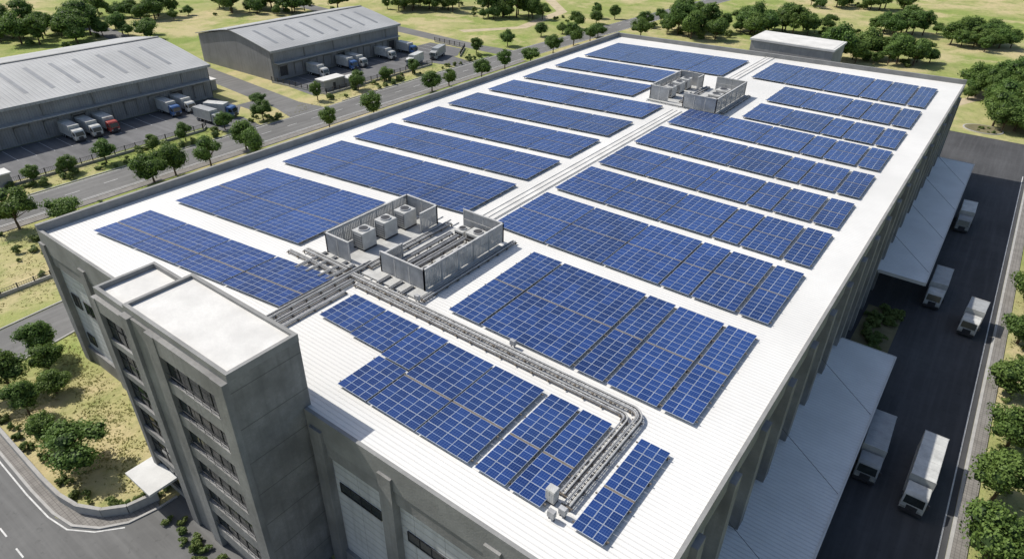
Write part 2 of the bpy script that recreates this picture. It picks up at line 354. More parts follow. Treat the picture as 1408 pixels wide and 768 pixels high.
b=MB(); b.box(WX0-.02,TX0-.02,WY0-.02,WY0+.33,25.6,WZ); b.box(WX0-.02,TX0-.02,24.0,24.32,25.6,WZ); b.box(WX0-.02,WX0+.33,WY0+.33,24.0,25.6,WZ); part('parapet',b,[coping],tw)
b=MB(); b.box(WX0+.33,TX0-.03,WY0+.33,24.0,25.6,25.8); part('roof',b,[deck_m],tw)
b=MB(); b.box(WX0,WX0+.7,WY0-.5,WY0,0,25.5); b.box(TX0-.7,TX0-.02,WY0-.5,WY0,0,25.5); b.box(WX0+.7,TX0-.7,WY0-.45,WY0,24.0,25.5); part('pier',b,[conc],tw)
for k in range(6):
    z1=23.8-3.8*k
    window(WX0+.8,TX0-.8,z1-2.9,z1,WY0-.06,4,2,tw)
    b=MB(); b.box(WX0+.72,TX0-.72,WY0-.35,WY0-.001,z1-3.7,z1-2.93); part('spandrel',b,[conc],tw)
b=MB(); b.box(-62.6,-57.6,15.2,18.38,3.3,3.6); part('entrance_canopy',b,[coping_w],tw)
rb=thing('plant_room','plain white flat-roofed concrete plant room behind the far roof edge','building')
b=MB(); b.box(-57,-36.5,181.5,193,0,22.4); part('wall',b,[conc_l],rb)
b=MB(); b.box(-57.3,-36.2,181.2,193.3,22.4,22.9); b.box(-56.8,-36.7,181.7,192.8,22.9,22.96); part('roof',b,[deck_m],rb)
# ------------------------------------------------------------ solar arrays
def array(x0,x1,y0,y1,shear=0.0,sx=-86.0,z=20.42,label=None):
    nx=max(1,round((x1-x0)/1.02)); ny=max(1,round((y1-y0)/1.64)); G=.2 if ny>=5 else 0; hj=ny//2
    mw=(x1-x0)/nx; mh=(y1-y0-G)/ny
    cx,cy=(x0+x1)/2,(y0+y1)/2; sh=lambda x,y:y+shear*(x-sx)
    cyy=sh(cx,cy)
    fr=MB(); V=[];F=[];UV=[];T=[]
    tone_b=random.uniform(.1,.7); coltone=[random.uniform(-.12,.12) for _ in range(nx)]
    for i in range(nx):
        for j in range(ny):
            g=G if j>=hj else 0
            a=x0+i*mw+.012; c=x0+(i+1)*mw-.012; d=y0+j*mh+.012+g; e=y0+(j+1)*mh-.012+g
            dz=random.uniform(-.006,.006)
            P=[(a,d),(c,d),(c,e),(a,e)]; P=[(x-cx,sh(x,y)-cyy) for x,y in P]; fr.slab(P,-.05,dz)
            k=.024; Q=[(a+k,d+k),(c-k,d+k),(c-k,e-k),(a+k,e-k)]; t1=random.uniform(-.004,.004); t2=random.uniform(-.004,.004)
            vi=len(V)
            for q,(x,y) in enumerate(Q): V.append((x-cx,sh(x,y)-cyy,dz+.009+(t1 if q in(0,1) else 0)+(t2 if q in (1,2) else 0)))
            F.append((vi,vi+1,vi+2,vi+3)); UV+=[0,0,1,0,1,1,0,1]; T.append(min(1,max(0,tone_b+coltone[i]+random.uniform(-.35,.35))))
    top=thing('solar_panel_array',label or 'blue photovoltaic array with pale metal frames on the white roof','solar panels',(cx,cyy,z),0,fr.mesh('solar_frame',[alu]),'solar arrays on the warehouse roof')
    me=bpy.data.meshes.new('photovoltaic_surface'); me.from_pydata(V,[],F); me.materials.append(pv)
    uv=me.uv_layers.new(name='UVMap'); uv.data.foreach_set('uv',UV)
    at=me.attributes.new('tone','FLOAT','FACE'); at.data.foreach_set('value',T)
    obj('photovoltaic_surface',me,top)
    rk=MB()
    if G:
        P=[(x0,y0+hj*mh-.1),(x1,y0+hj*mh-.1),(x1,y0+hj*mh+G+.1),(x0,y0+hj*mh+G+.1)]; P=[(x-cx,sh(x,y_)-cyy) for x,y_ in P]; rk.slab(P,-.12,-.052)
    for y in np.linspace(y0+.5,y1-.5,max(2,ny//2+1)):
        P=[(x0-.2,y-.05),(x1+.2,y-.05),(x1+.2,y+.05),(x0-.2,y+.05)]; P=[(x-cx,sh(x,y_)-cyy) for x,y_ in P]; rk.slab(P,-.16,-.055)
        for x in np.arange(x0+.2,x1,2.4):
            yy=sh(x,y)-cyy; rk.box(x-cx-.05,x-cx+.05,yy-.05,yy+.05,-.42,-.16)
    for x in (x0+.3,x1-.3):
        P=[(x-.05,y0+.3),(x+.05,y0+.3),(x+.05,y1-.3),(x-.05,y1-.3)]; P=[(x_-cx,sh(x_,y_)-cyy) for x_,y_ in P]; rk.slab(P,-.26,-.155)
    obj('mounting_rack',rk.mesh('mounting_rack',[railm]),top)
    return top
def row(y0,y1,blocks,**k):
    for a,c in blocks: array(a,c,y0,y1,**k)
full=[(-47.6,-39.6),(-39.42,-31.4),(-31.22,-24.0),(-23.7,-20.3),(-20.0,-15.1),(-14.65,-11.5)]
part_=[(-38.0,-31.4),(-31.22,-24.0),(-23.7,-20.3),(-20.0,-15.1),(-14.65,-11.5)]
row(153.5,170.3,[(-46.5,-39.6)]+full[1:]); row(138,150.4,part_); row(124.6,135.2,part_)
row(112.4,122.7,full); row(99.5,109.8,full); row(87.5,97.0,full); row(75.1,85.4,full); row(60.5,73.1,full)
row(42.2,57.8,[(-39.1,-35.0),(-34.7,-24.0),(-23.6,-20.5),(-20.1,-15.1),(-14.7,-11.7)])
row(27.3,38.0,[(-35.3,-29.7),(-29.55,-24.0),(-23.3,-20.3),(-20.0,-17.1),(-14.4,-11.8)])
array(-39.2,-35.5,27.3,32.4); array(-49.0,-44.15,33.3,38.2); array(-44.0,-39.4,33.0,38.2); array(-39.2,-35.5,32.6,38.2)
Lb=[(-86.2,-77.8),(-77.65,-69.2),(-69.05,-60.6),(-60.45,-52.6)]
SH=.12
for y0,y1,bl in ((146.2,163.6,[(-86.2,-77.8),(-77.65,-69.2),(-69.05,-60.6),(-60.4,-52.2)]),(133.0,143.3,Lb[:3]),(120.2,129.6,Lb[:3]),(107.8,117.0,Lb),(95.2,104.6,Lb),(82.6,92.6,Lb),(71.0,80.2,Lb),(56.6,68.6,Lb),(38.8,53.6,[(-85.8,-78.6),(-78.45,-71.0),(-70.85,-63.0)]),(27.8,35.2,[(-85.6,-78.2),(-78.05,-70.2),(-70.05,-62.4),(-62.2,-53.4)])):
    for a,c in bl: array(a,c,y0,y1,shear=SH)
# ------------------------------------------------------------ rooftop equipment
def louvre(parent,p0,p1,z0,h):
    p0=Vector(p0);p1=Vector(p1); L=(p1-p0).length; d=(p1-p0)/L; n_=Vector((-d.y,d.x)); b=MB(); k=int(L/.26)
    for i in range(k):
        s=(i+.5)*L/k; c=p0+d*s; a=d*.125+n_*.025; e=n_*.02
        b.slab([c-a-e,c+a-e,c+a+e,c-a+e],z0+.10,z0+h-.02)
    for z in (z0+.2,z0+h*.5,z0+h-.12):
        q=n_*.09; r=n_*.14; b.slab([p0+q,p1+q,p1+r,p0+r],z,z+.1)
    q=n_*-.1; r=n_*.15; b.slab([p0+q,p1+q,p1+r,p0+r],z0+h-.01,z0+h+.07)
    i=0.0
    while i<=L+.01:
        c=p0+d*min(i,L); b.box(c.x-.07,c.x+.07,c.y-.07,c.y+.07,z0,z0+h+.09); i+=L/max(1,round(L/2.6))
    return part('louvre_screen',b,[screen_m],parent)
def acunit(loc,sx,sy,sz,rz=0,label='grey boxed air handling unit inside the rooftop louvre screen'):
    t=thing('air_conditioning_unit',label,'machine',loc,rz)
    b=MB(); b.box(-sx/2,sx/2,-sy/2,sy/2,.25,sz); part('casing',b,[unitw],t,bev=.05)
    b=MB(); b.box(-sx/2+.05,-sx/2+.25,-sy/2,sy/2,0,.25); b.box(sx/2-.25,sx/2-.05,-sy/2,sy/2,0,.25); b.box(-sx/2+.25,sx/2-.25,-.1,.1,.05,.2); part('base_frame',b,[steel_d],t)
    b=MB(); b.cyl((0,0,sz),(0,0,sz+.15),min(sx,sy)*.36,16,0); b.cyl((0,0,sz+.15),(0,0,sz+.17),min(sx,sy)*.3,16,1); part('fan_housing',b,[steel,steel_d],t)
    b=MB()
    for k in range(5): b.box(-sx*.38,sx*.38,-sy/2-.03,-sy/2-.005,.5+k*(sz-.8)/5,.5+k*(sz-.8)/5+.07)
    b.box(-sx*.4,-sx*.38,-sy/2-.03,-sy/2-.005,.45,sz-.2); b.box(sx*.38,sx*.4,-sy/2-.03,-sy/2-.005,.45,sz-.2)
    part('grille',b,[steel_d],t); return t
def enclosure(ax0,ax1,ay0,ay1,bx0,bx1,by0,by1,h):
    t=thing('equipment_enclosure','grey louvred metal screens around rooftop cooling equipment','rooftop equipment')
    b=MB(); b.box(ax0-.3,bx1+.5,ay0-.8,ay1+.5,20.12,20.24); part('platform',b,[unitw],t)
    b=MB()
    for x in np.arange(ax0,bx1,1.4): b.box(x-.07,x+.07,ay0-1.3,by1+.9,20.0,20.11)
    b.box(ax0-.1,bx1,ay0-1.3,ay0-1.2,20.0,20.11); part('base_beam',b,[steel],t)
    z=20.24
    louvre(t,(ax0,ay0),(ax0,ay1),z,h); louvre(t,(ax0,ay1),(ax1,ay1),z,h); louvre(t,(ax0,ay0),(ax0+(ax1-ax0)*.75,ay0),z,h); louvre(t,(ax1,ay1-3.0),(ax1,ay1),z,h)
    louvre(t,(bx0,by0),(bx1,by0),z,h); louvre(t,(bx1,by0),(bx1,by1),z,h); louvre(t,(bx1,by1),(bx0+.4,by1),z,h); louvre(t,(bx0,by0),(bx0,by0+3.4),z,h*.8)
    return t
enclosure(-58.7,-53.4,42.6,56.2,-50.4,-43.7,43.5,57.6,2.6)
for y in (46.3,49.9,53.3): acunit((-56.2,y,20.24),1.9,2.1,2.4)
acunit((-46.3,55.9,20.24),2.6,1.8,1.2,label='low flat grey cooling unit inside the rooftop louvre screen')
acunit((-48.7,55.8,20.24),1.4,1.6,1.0,label='low flat grey cooling unit inside the rooftop louvre screen')
for i,y in enumerate((45.6,48.6,51.6)):
    acunit((-45.3,y,20.24),1.5,1.8,1.1,label='low flat grey cooling unit inside the rooftop louvre screen')
enclosure(-57.2,-52.0,124.4,138.8,-49.6,-42.9,123.4,139.2,2.7)
for y in (128.0,132,135.6): acunit((-54.6,y,20.24),2.0,2.2,2.2)
for y in (127.0,131,135): acunit((-46.0,y,20.24),2.4,2.4,1.5)
def piperun(path,wd,npipes,z,label,r=.045):
    t=thing('pipe_run',label,'pipes')
    P=[Vector((x,y,0)) for x,y in path]
    def off(k):
        out=[]
        for i,p in enumerate(P):
            a=P[max(0,i-1)];c=P[min(len(P)-1,i+1)]; d=(c-a).normalized(); n_=Vector((d.y,-d.x,0)); out.append(p+n_*k)
        return out
    L=off(-wd/2);R=off(wd/2); b=MB()
    for i in range(len(P)-1):
        for Q in (L,R):
            d=(Q[i+1]-Q[i]).normalized(); n_=Vector((-d.y,d.x,0))*.025
            b.slab([(Q[i]-n_),(Q[i+1]-n_),(Q[i+1]+n_),(Q[i]+n_)],z-.1,z+.08)
        ln=(P[i+1]-P[i]).length; k=max(1,int(ln/.45))
        for j in range(k):
            c=P[i].lerp(P[i+1],(j+.5)/k); d=(P[i+1]-P[i]).normalized(); n_=Vector((d.y,-d.x,0)); 
            b.slab([(c-n_*wd/2-d*.05),(c+n_*wd/2-d*.05),(c+n_*wd/2+d*.05),(c-n_*wd/2+d*.05)],z-.08,z-.03)
    part('cable_tray',b,[steel],t)
    for q in range(npipes):
        k=(-wd/2+wd*(q+.5)/npipes); Q=off(k); b=MB()
        for i in range(len(Q)-1): b.cyl((Q[i].x,Q[i].y,z+r),(Q[i+1].x,Q[i+1].y,z+r),r*(1 if q%2==0 else .7),8)
        part('pipe',b,[(unitw,steel_d,steel)[q%3]],t)
    b=MB()
    for s in (-1,1):
        Q=off(s*wd*.5+s*.04)
        for i in range(len(Q)-1):
            d=(Q[i+1]-Q[i]).normalized(); n_=Vector((-d.y,d.x,0))*.025; b.slab([(Q[i]-n_),(Q[i+1]-n_),(Q[i+1]+n_),(Q[i]+n_)],z-.19,z-.13)
    for i in range(len(P)-1):
        ln=(P[i+1]-P[i]).length; d=(P[i+1]-P[i]).normalized(); n_=Vector((d.y,-d.x,0)); k=max(1,int(ln/1.8))
        if ln<1: continue
        for j in range(k+1):
            c=P[i].lerp(P[i+1],j/k)
            for s in (-1,1):
                e=c+n_*s*wd*.5; b.box(e.x-.05,e.x+.05,e.y-.05,e.y+.05,20.0,z-.12)
            q=wd*.5+.22
            b.slab([(c-n_*q-d*.07),(c+n_*q-d*.07),(c+n_*q+d*.07),(c-n_*q+d*.07)],z-.2,z-.121)
    part('support',b,[railm],t); return t
def arc(cx,cy,r,a0,a1,n=7): return [(cx+r*math.cos(rad(a0+(a1-a0)*i/n)),cy+r*math.sin(rad(a0+(a1-a0)*i/n))) for i in range(n+1)]
lab='long silver pipe run on steel cable tray across the white roof'
lab2='short silver pipe run on steel supports beside the screens'
piperun([(-52.2,40.7)]+arc(-16.7,39.6,1.1,90,0)+[(-15.6,28.6)],.55,4,20.5,lab)
piperun([(-50.5,39.7)]+arc(-17.2,39.0,.7,90,0)+[(-16.5,29.4)],.38,3,20.42,lab,r=.035)
piperun([(-52.6,26.5),(-52.6,44)],.6,4,20.5,lab2)
piperun([(-51.4,27.5),(-51.4,40)],.4,3,20.4,lab2,r=.035)
piperun([(-50.4,29.5),(-50.4,38)],.2,1,20.3,lab2)
piperun([(-61.0,41.2),(-53.5,41.2)],.6,4,20.5,lab2)
piperun([(-62.5,39.9),(-53.5,39.9)],.35,2,20.4,lab2,r=.035)
piperun([(-42.6,42.0),(-42.6,58.5)],.4,3,20.4,lab2,r=.035)
piperun([(-52.0,43),(-52.0,57)],.7,4,20.6,'silver pipe run between the two louvred enclosures')
for x in (-49.5,-48.4,-47.3): piperun([(x,44.2),(x,54.5)],.5,3,21.0,'raised silver duct inside the rooftop louvre screen',r=.07)
for x in (-58.6,-56.9,-55.0,-53.8): piperun([(x,38.0+(.1*x+5.6)),(x,42.3)],.3,2,20.42,lab2,r=.04)
for x in (-48.8,-46.9,-45.2): piperun([(x,41.3),(x,43.2)],.3,2,20.42,lab2,r=.04)
piperun([(-50.8,125.5),(-50.8,139)],.7,3,20.6,'silver pipe run between the two louvred enclosures')
piperun([(-41.8,124.5),(-41.8,139)],.4,2,20.4,lab2)
t=thing('inverter_cabinet','grey electrical cabinet at the end of the roof pipe run','cabinet',(-16.9,28.6,20))
b=MB(); b.box(-.4,.4,-.35,.35,.15,1.4); part('casing',b,[unitw],t,bev=.04)
b=MB(); b.box(-.35,-.02,-.38,-.351,.25,1.3); b.box(.02,.35,-.38,-.351,.25,1.3); b.box(-.02,.02,-.38,-.351,.7,.9); part('door',b,[unitw],t)
b=MB(); b.box(-.38,.38,-.3,.3,0,.15); part('plinth',b,[steel_d],t)
for (x,y) in ((-15.5,27.9),(-16.0,27.2),(-43.0,41.6),(-30.2,41.6)):
    t=thing('junction_box','small grey junction box on posts beside the roof pipes','cabinet',(x,y,20))
    b=MB(); b.box(-.3,.3,-.2,.2,.35,.95); part('casing',b,[steel],t,bev=.03)
    b=MB(); b.box(-.25,-.18,-.05,.05,0,.35); b.box(.18,.25,-.05,.05,0,.35); b.box(-.25,.25,-.05,.05,.28,.348); part('leg',b,[steel_d],t)
# ------------------------------------------------------------ trucks
def truck(loc,rz,L,cab_m,box_m,label,group='trucks parked around the warehouses'):
    t=thing('box_truck',label,'truck',loc,rz,group=group); f=-L/2
    b=MB(); b.prism([(f,.55),(f-.02,1.55),(f+.28,2.65),(f+.62,2.95),(f+2.1,3.05),(f+2.1,.55)],-1.18,1.18); cab=part('cab',b,[cab_m],t,bev=.07)
    b=MB(); b.poly([(-1.0,f-.045,1.62),(1.0,f-.045,1.62),(.95,f+.2,2.56),(-.95,f+.2,2.56)]); part('windscreen',b,[glass],t)
    for s in (-1,1):
        b=MB(); b.poly([(s*1.19,f+.35,1.65),(s*1.19,f+1.35,1.65),(s*1.19,f+1.35,2.5),(s*1.19,f+.5,2.5)]); part('side_window',b,[glass],t)
        b=MB(); b.box(s*.62,s*1.05,f-.06,f-.021,.85,1.1) if s>0 else b.box(-1.05,-.62,f-.06,f-.021,.85,1.1); part('headlight',b,[lamp_m],t)
        b=MB(); x0,x1=sorted((s*1.22,s*1.42)); b.box(x0,x1,f+.1,f+.2,1.7,2.4); part('mirror',b,[steel_d],t)
    b=MB(); b.box(-1.15,1.15,f-.12,f-.022,.42,.8); b.box(-.55,.55,f-.06,f-.022,.8,1.45); part('bumper',b,[steel_d],t)
    b=MB(); b.box(-.5,.5,f+1.2,L/2-.1,.6,.95); b.box(-1.15,1.15,f+3.4,f+5.0,.5,.9); part('chassis',b,[steel_d],t)
    b=MB(); b.box(-1.25,1.25,f+2.4,L/2,1.0,3.75); part('cargo_box',b,[box_m],t,bev=.05)
    b=MB()
    for y in np.arange(f+3.2,L/2-.2,1.2): b.box(-1.262,1.262,y-.02,y+.02,1.02,3.762)
    b.box(-1.28,1.28,L/2-.07,L/2+.02,.98,3.79); b.box(-1.28,1.28,f+2.38,f+2.46,.98,3.79); b.box(-1.27,1.27,f+2.4,L/2,.97,1.06); part('trim',b,[unitw],t)
    for y in (f+1.05,L/2-2.2,L/2-1.1):
        for s in (-1,1):
            wh=MB(); wh.cyl((s*.85,y,.5),(s*1.17,y,.5),.5,18,0); wh.cyl((s*1.17,y,.5),(s*1.185,y,.5),.26,12,1); part('wheel',wh,[rubber,steel],t)
    return t
tA=truck((7.0,70.6,.02),rad(-1),10.8,white_p,white_p,'long white box truck driving on the shaded service lane')
tB=truck((1.6,71.6,.02),rad(2),9.4,grey_p,grey_p,'grey box truck parked beside the loading canopy')
tC=truck((2.0,116.5,.02),rad(0),9.0,white_p,grey_p,'pale grey box truck parked on the service lane')
truck((7.7,110.0,.02),rad(-4),6.3,white_p,grey_p,'short white cab truck on the service lane')
truck((2.2,150,.02),rad(1),8.5,grey_p,white_p,'pale box truck parked near the far canopy')
W1=truck((-183.2,67.0,.03),rad(90),8.6,white_p,white_p,'white box truck backed up to a loading dock')
RD=truck((-183.2,71.2,.03),rad(90),8.6,red_p,white_p,'white box truck with red cab at a loading dock')
BL=truck((-183.0,88.0,.03),rad(90),8.6,blue_p,white_p,'white box truck with blue cab at a loading dock')
kids.clear()
for x,y,s,a in ((-183.2,62.8,W1,90),(-183,92.4,W1,90),(-170.5,96,BL,115),(-183.5,33,RD,90),(-183,139.5,W1,90),(-183,152,BL,90),(-183,156.4,W1,90),(-183,170,W1,90),(-183,181,BL,90),(-168.5,170,W1,15),(-169.5,183,tB,20),(-168.3,91,tB,95)):
    copy_thing(s,(x,y,.03),rad(a))
# ------------------------------------------------------------ distant warehouses
def shed(x0,x1,y0,y1,ez,rz_,nd):
    t=thing('distribution_warehouse','low grey metal warehouse with pitched ribbed roof and truck docks','building')
    xm=(x0+x1)/2
    b=MB(); b.box(x0+.2,x1-.2,y0+.2,y1-.2,0,ez); part('wall',b,[whw],t)
    for y in (y0+.1,y1-.1):
        prof=[(x0+.2,0),(x1-.2,0),(x1-.2,ez-.05),(xm,rz_-.15),(x0+.2,ez-.05)]
        b=MB(); b.poly([(x,y-.09,z) for x,z in prof]); b.poly([(x,y+.09,z) for x,z in reversed(prof)]); part('gable',b,[whw_x],t)
    b=MB(); n=10
    def zz(s): return ez+(rz_-ez)*(1-(abs(s)**1.2))
    ss=np.linspace(-1,1,n*2+1)
    for i in range(len(ss)-1):
        xa=xm+ss[i]*(x1-x0+1.6)/2; xb=xm+ss[i+1]*(x1-x0+1.6)/2; za=zz(ss[i]); zb=zz(ss[i+1])
        P=[(xa,y0-.5,za),(xb,y0-.5,zb),(xb,y1+.5,zb),(xa,y1+.5,za)]
        b.poly([(p[0],p[1],p[2]+.15) for p in P]); b.poly([(p[0],p[1],p[2]-.1) for p in reversed(P)])
        b.poly([(xa,y0-.5,za-.1),(xb,y0-.5,zb-.1),(xb,y0-.5,zb+.15),(xa,y0-.5,za+.15)]); b.poly([(xa,y1+.5,za-.1),(xb,y1+.5,zb-.1),(xb,y1+.5,zb+.15),(xa,y1+.5,za+.15)])
    b.box(x1+.8,x1+1.0,y0-.5,y1+.5,ez-.5,ez+.2)
    part('roof',b,[whroof],t)
    for y in np.arange(y0+5,y1-3,6.2):
        b=MB(); k=5; sa,sb=.22,.8
        for q in range(k):
            s0=sa+(sb-sa)*q/k; s1=sa+(sb-sa)*(q+1)/k
            b.poly([(xm+s0*(x1-x0+1.6)/2,y,zz(s0)+.2),(xm+s1*(x1-x0+1.6)/2,y,zz(s1)+.2),(xm+s1*(x1-x0+1.6)/2,y+1.1,zz(s1)+.2),(xm+s0*(x1-x0+1.6)/2,y+1.1,zz(s0)+.2)])
        part('skylight',b,[skyl],t)
    b=MB(); b.box(xm-.5,xm+.5,y0-.5,y1+.5,rz_+.1,rz_+.35); part('ridge_cap',b,[coping],t)
    for i in range(nd):
        y=y0+4+(y1-y0-8)*i/(nd-1)
        b=MB(); b.box(x1-.2,x1-.1,y-1.5,y+1.5,1.1,4.2,0); b.box(x1-.1,x1+.15,y-1.75,y-1.5,.9,4.4,1); b.box(x1-.1,x1+.15,y+1.5,y+1.75,.9,4.4,1); b.box(x1-.1,x1+.15,y-1.75,y+1.75,4.2,4.45,1)
        part('dock_door',b,[whw if i%4 else steel_d,coping],t)
    b=MB(); b.box(x1-.2,x1+2.0,y0+1,y1-1,5.4,5.65); part('dock_awning',b,[whroof],t)
    for y in np.arange(y0+.8,y1,12.2):
        b=MB(); b.box(x1-.19,x1+.05,y-.2,y+.2,5.7,ez-.1); part('wall_rib',b,[conc],t)
shed(-239,-188,10,104.5,9.4,13.4,14)
shed(-228,-188,126,182,9.4,13.2,9)
def hut(x,y,sx,sy,h,label='small flat-roofed grey utility hut beside the yard fence'):
    t=thing('utility_hut',label,'building',(x,y,0))
    b=MB(); b.box(-sx/2,sx/2,-sy/2,sy/2,0,h); part('wall',b,[conc_l],t)
    b=MB(); b.box(-sx/2-.3,sx/2+.3,-sy/2-.3,sy/2+.3,h,h+.3); part('roof',b,[deck_m],t)
    b=MB(); b.box(sx/2+.001,sx/2+.05,-.5,.5,.05,2.1); part('door',b,[steel_d],t)
hut(-164.5,37,3,9,3); hut(-169,133,3.5,8,3); hut(-166.5,139,3,4,2.6); hut(-196,107,4,5,3)
def fence(x0,y0,x1,y1,h=1.9,label='low concrete and dark steel railing fence around the truck yard'):
    t=thing('fence',label,'fence'); p0=Vector((x0,y0));p1=Vector((x1,y1)); L=(p1-p0).length; d=(p1-p0)/L; n_=Vector((-d.y,d.x))
    b=MB(); b.slab([p0-n_*.12,p1-n_*.12,p1+n_*.12,p0+n_*.12],0,.55); part('base_wall',b,[conc_l],t)
    b=MB(); k=int(L/2.5)
    for i in range(k+1):
        c=p0+d*L*i/k; b.box(c.x-.09,c.x+.09,c.y-.09,c.y+.09,.55,h+.1)
    k=int(L/.35)
    for i in range(k):
        c=p0+d*L*(i+.5)/k; b.box(c.x-.02,c.x+.02,c.y-.02,c.y+.02,.6,h-.05)
    for z in (.75,h-.12): b.slab([p0-n_*.03,p1-n_*.03,p1+n_*.03,p0+n_*.03],z,z+.06)
    part('railing',b,[steel_d],t)
fence(-163.5,-10,-163.5,86); fence(-163.5,86,-165.5,88); fence(-164,127,-164,174); fence(-164,189,-171,200); fence(-171,200,-187,200.5); fence(-164,127,-187.5,124.7)
fence(-118,10,-118,60,1.3,'low steel railing fence in the dry scrub beside the road')
# ------------------------------------------------------------ trees
def crown_mesh(name,seed,R,Hc,zc,ncl,nl,mats,ls=.34):
    rs=np.random.RandomState(seed); V=[];F=[];MI=[];T=[]; cls=[]
    sk=rs.uniform(.8,1.2,2)
    for i in range(ncl):
        for _ in range(30):
            u=rs.normal(size=3); u/=np.linalg.norm(u); r=rs.uniform(.25,1)**.5
            p=u*r*np.array([R*.76*sk[0],R*.76*sk[1],Hc*.62])
            if p[2]>-Hc*.55: break
        cls.append((p+np.array([0,0,zc]),rs.uniform(.19,.40)*R))
    for ci,(c,r) in enumerate(cls):
        base=rs.uniform(0,.65)
        n=int(nl*(r/(.30*R))**2)
        u=rs.normal(size=(n,3)); u/=np.linalg.norm(u,axis=1)[:,None]; u[:,2]=np.where(u[:,2]<-.5,-u[:,2],u[:,2])
        rr=r*(.70+.5*rs.rand(n)**.8); P=c+u*rr[:,None]*np.array([1,1,.85])
        nn=u+rs.normal(size=(n,3))*.45; nn/=np.linalg.norm(nn,axis=1)[:,None]
        a=np.cross(nn,rs.normal(size=(n,3))); a/=np.linalg.norm(a,axis=1)[:,None]; bb=np.cross(nn,a)
        s=ls*(.6+.8*rs.rand(n)); 
        for k in range(n):
            i=len(V); A=a[k]*s[k]*.5; B=bb[k]*s[k]*.36
            V+= [tuple(P[k]-A),tuple(P[k]+B),tuple(P[k]+A),tuple(P[k]-B)]; F.append((i,i+1,i+2,i+3)); MI.append(0)
            T.append(min(1,max(0,base*.8+rs.rand()*.35+ .25*u[k][2])))  # random tone, plus sunlit tops painted in: upward-facing leaves are lighter
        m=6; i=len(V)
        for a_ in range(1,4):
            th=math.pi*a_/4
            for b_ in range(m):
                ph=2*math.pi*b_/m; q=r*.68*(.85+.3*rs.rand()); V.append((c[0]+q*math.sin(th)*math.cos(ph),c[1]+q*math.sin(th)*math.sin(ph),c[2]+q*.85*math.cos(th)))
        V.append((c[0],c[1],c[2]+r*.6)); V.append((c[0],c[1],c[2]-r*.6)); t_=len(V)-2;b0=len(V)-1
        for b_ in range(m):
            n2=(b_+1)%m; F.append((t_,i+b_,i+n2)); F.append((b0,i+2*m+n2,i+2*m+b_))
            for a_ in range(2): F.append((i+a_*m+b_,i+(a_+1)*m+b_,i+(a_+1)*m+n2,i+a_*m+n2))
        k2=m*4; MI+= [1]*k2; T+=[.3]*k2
    me=bpy.data.meshes.new(name); me.from_pydata(V,[],F)
    for x in mats: me.materials.append(x)
    me.polygons.foreach_set('material_index',MI); at=me.attributes.new('tone','FLOAT','FACE'); at.data.foreach_set('value',T); me.update()
    return me,cls
def tree(seed,R,Hc,zc,nl=125):
    t=thing('tree','round leafy green tree with short brown trunk on dry grass','tree',(0,0,0),group='trees around the warehouses')
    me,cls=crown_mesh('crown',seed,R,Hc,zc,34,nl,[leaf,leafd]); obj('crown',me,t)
    b=MB(); b.cyl((0,0,-.1),(.1,.05,zc*.45),.24,8,0,.17); b.cyl((.1,.05,zc*.44),(0,.1,zc+Hc*.3),.17,7,0,.06)
    for c,r in cls[:9]: b.cyl((.08,.05,zc*.45),tuple(c),.1,5,0,.03)
    part('trunk',b,[bark],t); return t
protos=[tree(11,3.9,3.6,4.4),tree(12,3.6,4.2,5.0),tree(13,4.5,3.2,4.0),tree(14,3.3,3.9,4.6),tree(15,4.0,4.0,4.8),tree(16,4.4,2.9,3.7),tree(17,3.8,3.1,3.7)]
kids.clear()
used=set(); NP=len(protos)
def plant(x,y,s=1.0):
    k=random.randrange(NP); rz=random.uniform(0,6.28); sx=s*random.uniform(.88,1.12)
    if k not in used:
        o=protos[k]; used.add(k); o.location=(x,y,0); o.rotation_euler=(0,0,rz); o.scale=(sx,sx,sx*random.uniform(.9,1.1)); return o
    return copy_thing(protos[k],(x,y,0),rz,(sx,sx*random.uniform(.88,1.12),sx*random.uniform(.8,1.12)))
for x,y,s in ((-141,34,1.05),(-137,41,.85),(-162,45,.6),(-161,60,.8),(-142,61,1.0),(-142,66,1.0),(-141,74,1.0),(-143.5,85,1.0),(-138,84,.95),(-159,70,.65),(-160,79,.7),(-159,101,.75),(-138,122,1.15),(-142,150,.9),(-142,158,.8),(-140,172,.95),(-162,196,.85),(-140,200,1.0),(-161,237,.95),(-157,247,.8),(-142,232,1),(-142,251,1),(-141,243,.9),(-132,313,1),(-164,286,.9),(-156,290,.9),(-130,323,1.),(-128,262,1),(-162,122,.7),(-161,137,.7),(-162,150,.65),(-161,161,.7),(-161,214,.85),(-141,216,.9),(-141,186,.8),(-158,260,.9),(-157,275,.9),(-138,285,.9),(-136,297,.9),(-161.5,52,.55),(-160,90,.65),(-140,108,.75),(-171,108,.55),
    (14.5,124,.9),(14.2,110,.95),(14.3,96,1.0),(14.8,84,.95),(14.2,73.5,.9),(14.4,64,1.0),(13.9,55,1.0),(20,130,1),(19,143,.9),(21,103,1),(21,80,1.0),(22,68,1),(15,49,.9),
    (-96.0,20.0,.7),(-91.5,14,.85),(-85,13.6,.65),(-78,13.4,.62),(-71.5,14.0,1.0),(-87,17.5,.7),(-92.5,19,.6)):
    plant(x,y,s)
er=Vector((.807,.591)); ed=Vector((-.591,.807))
pts_all=[]; grove=[]
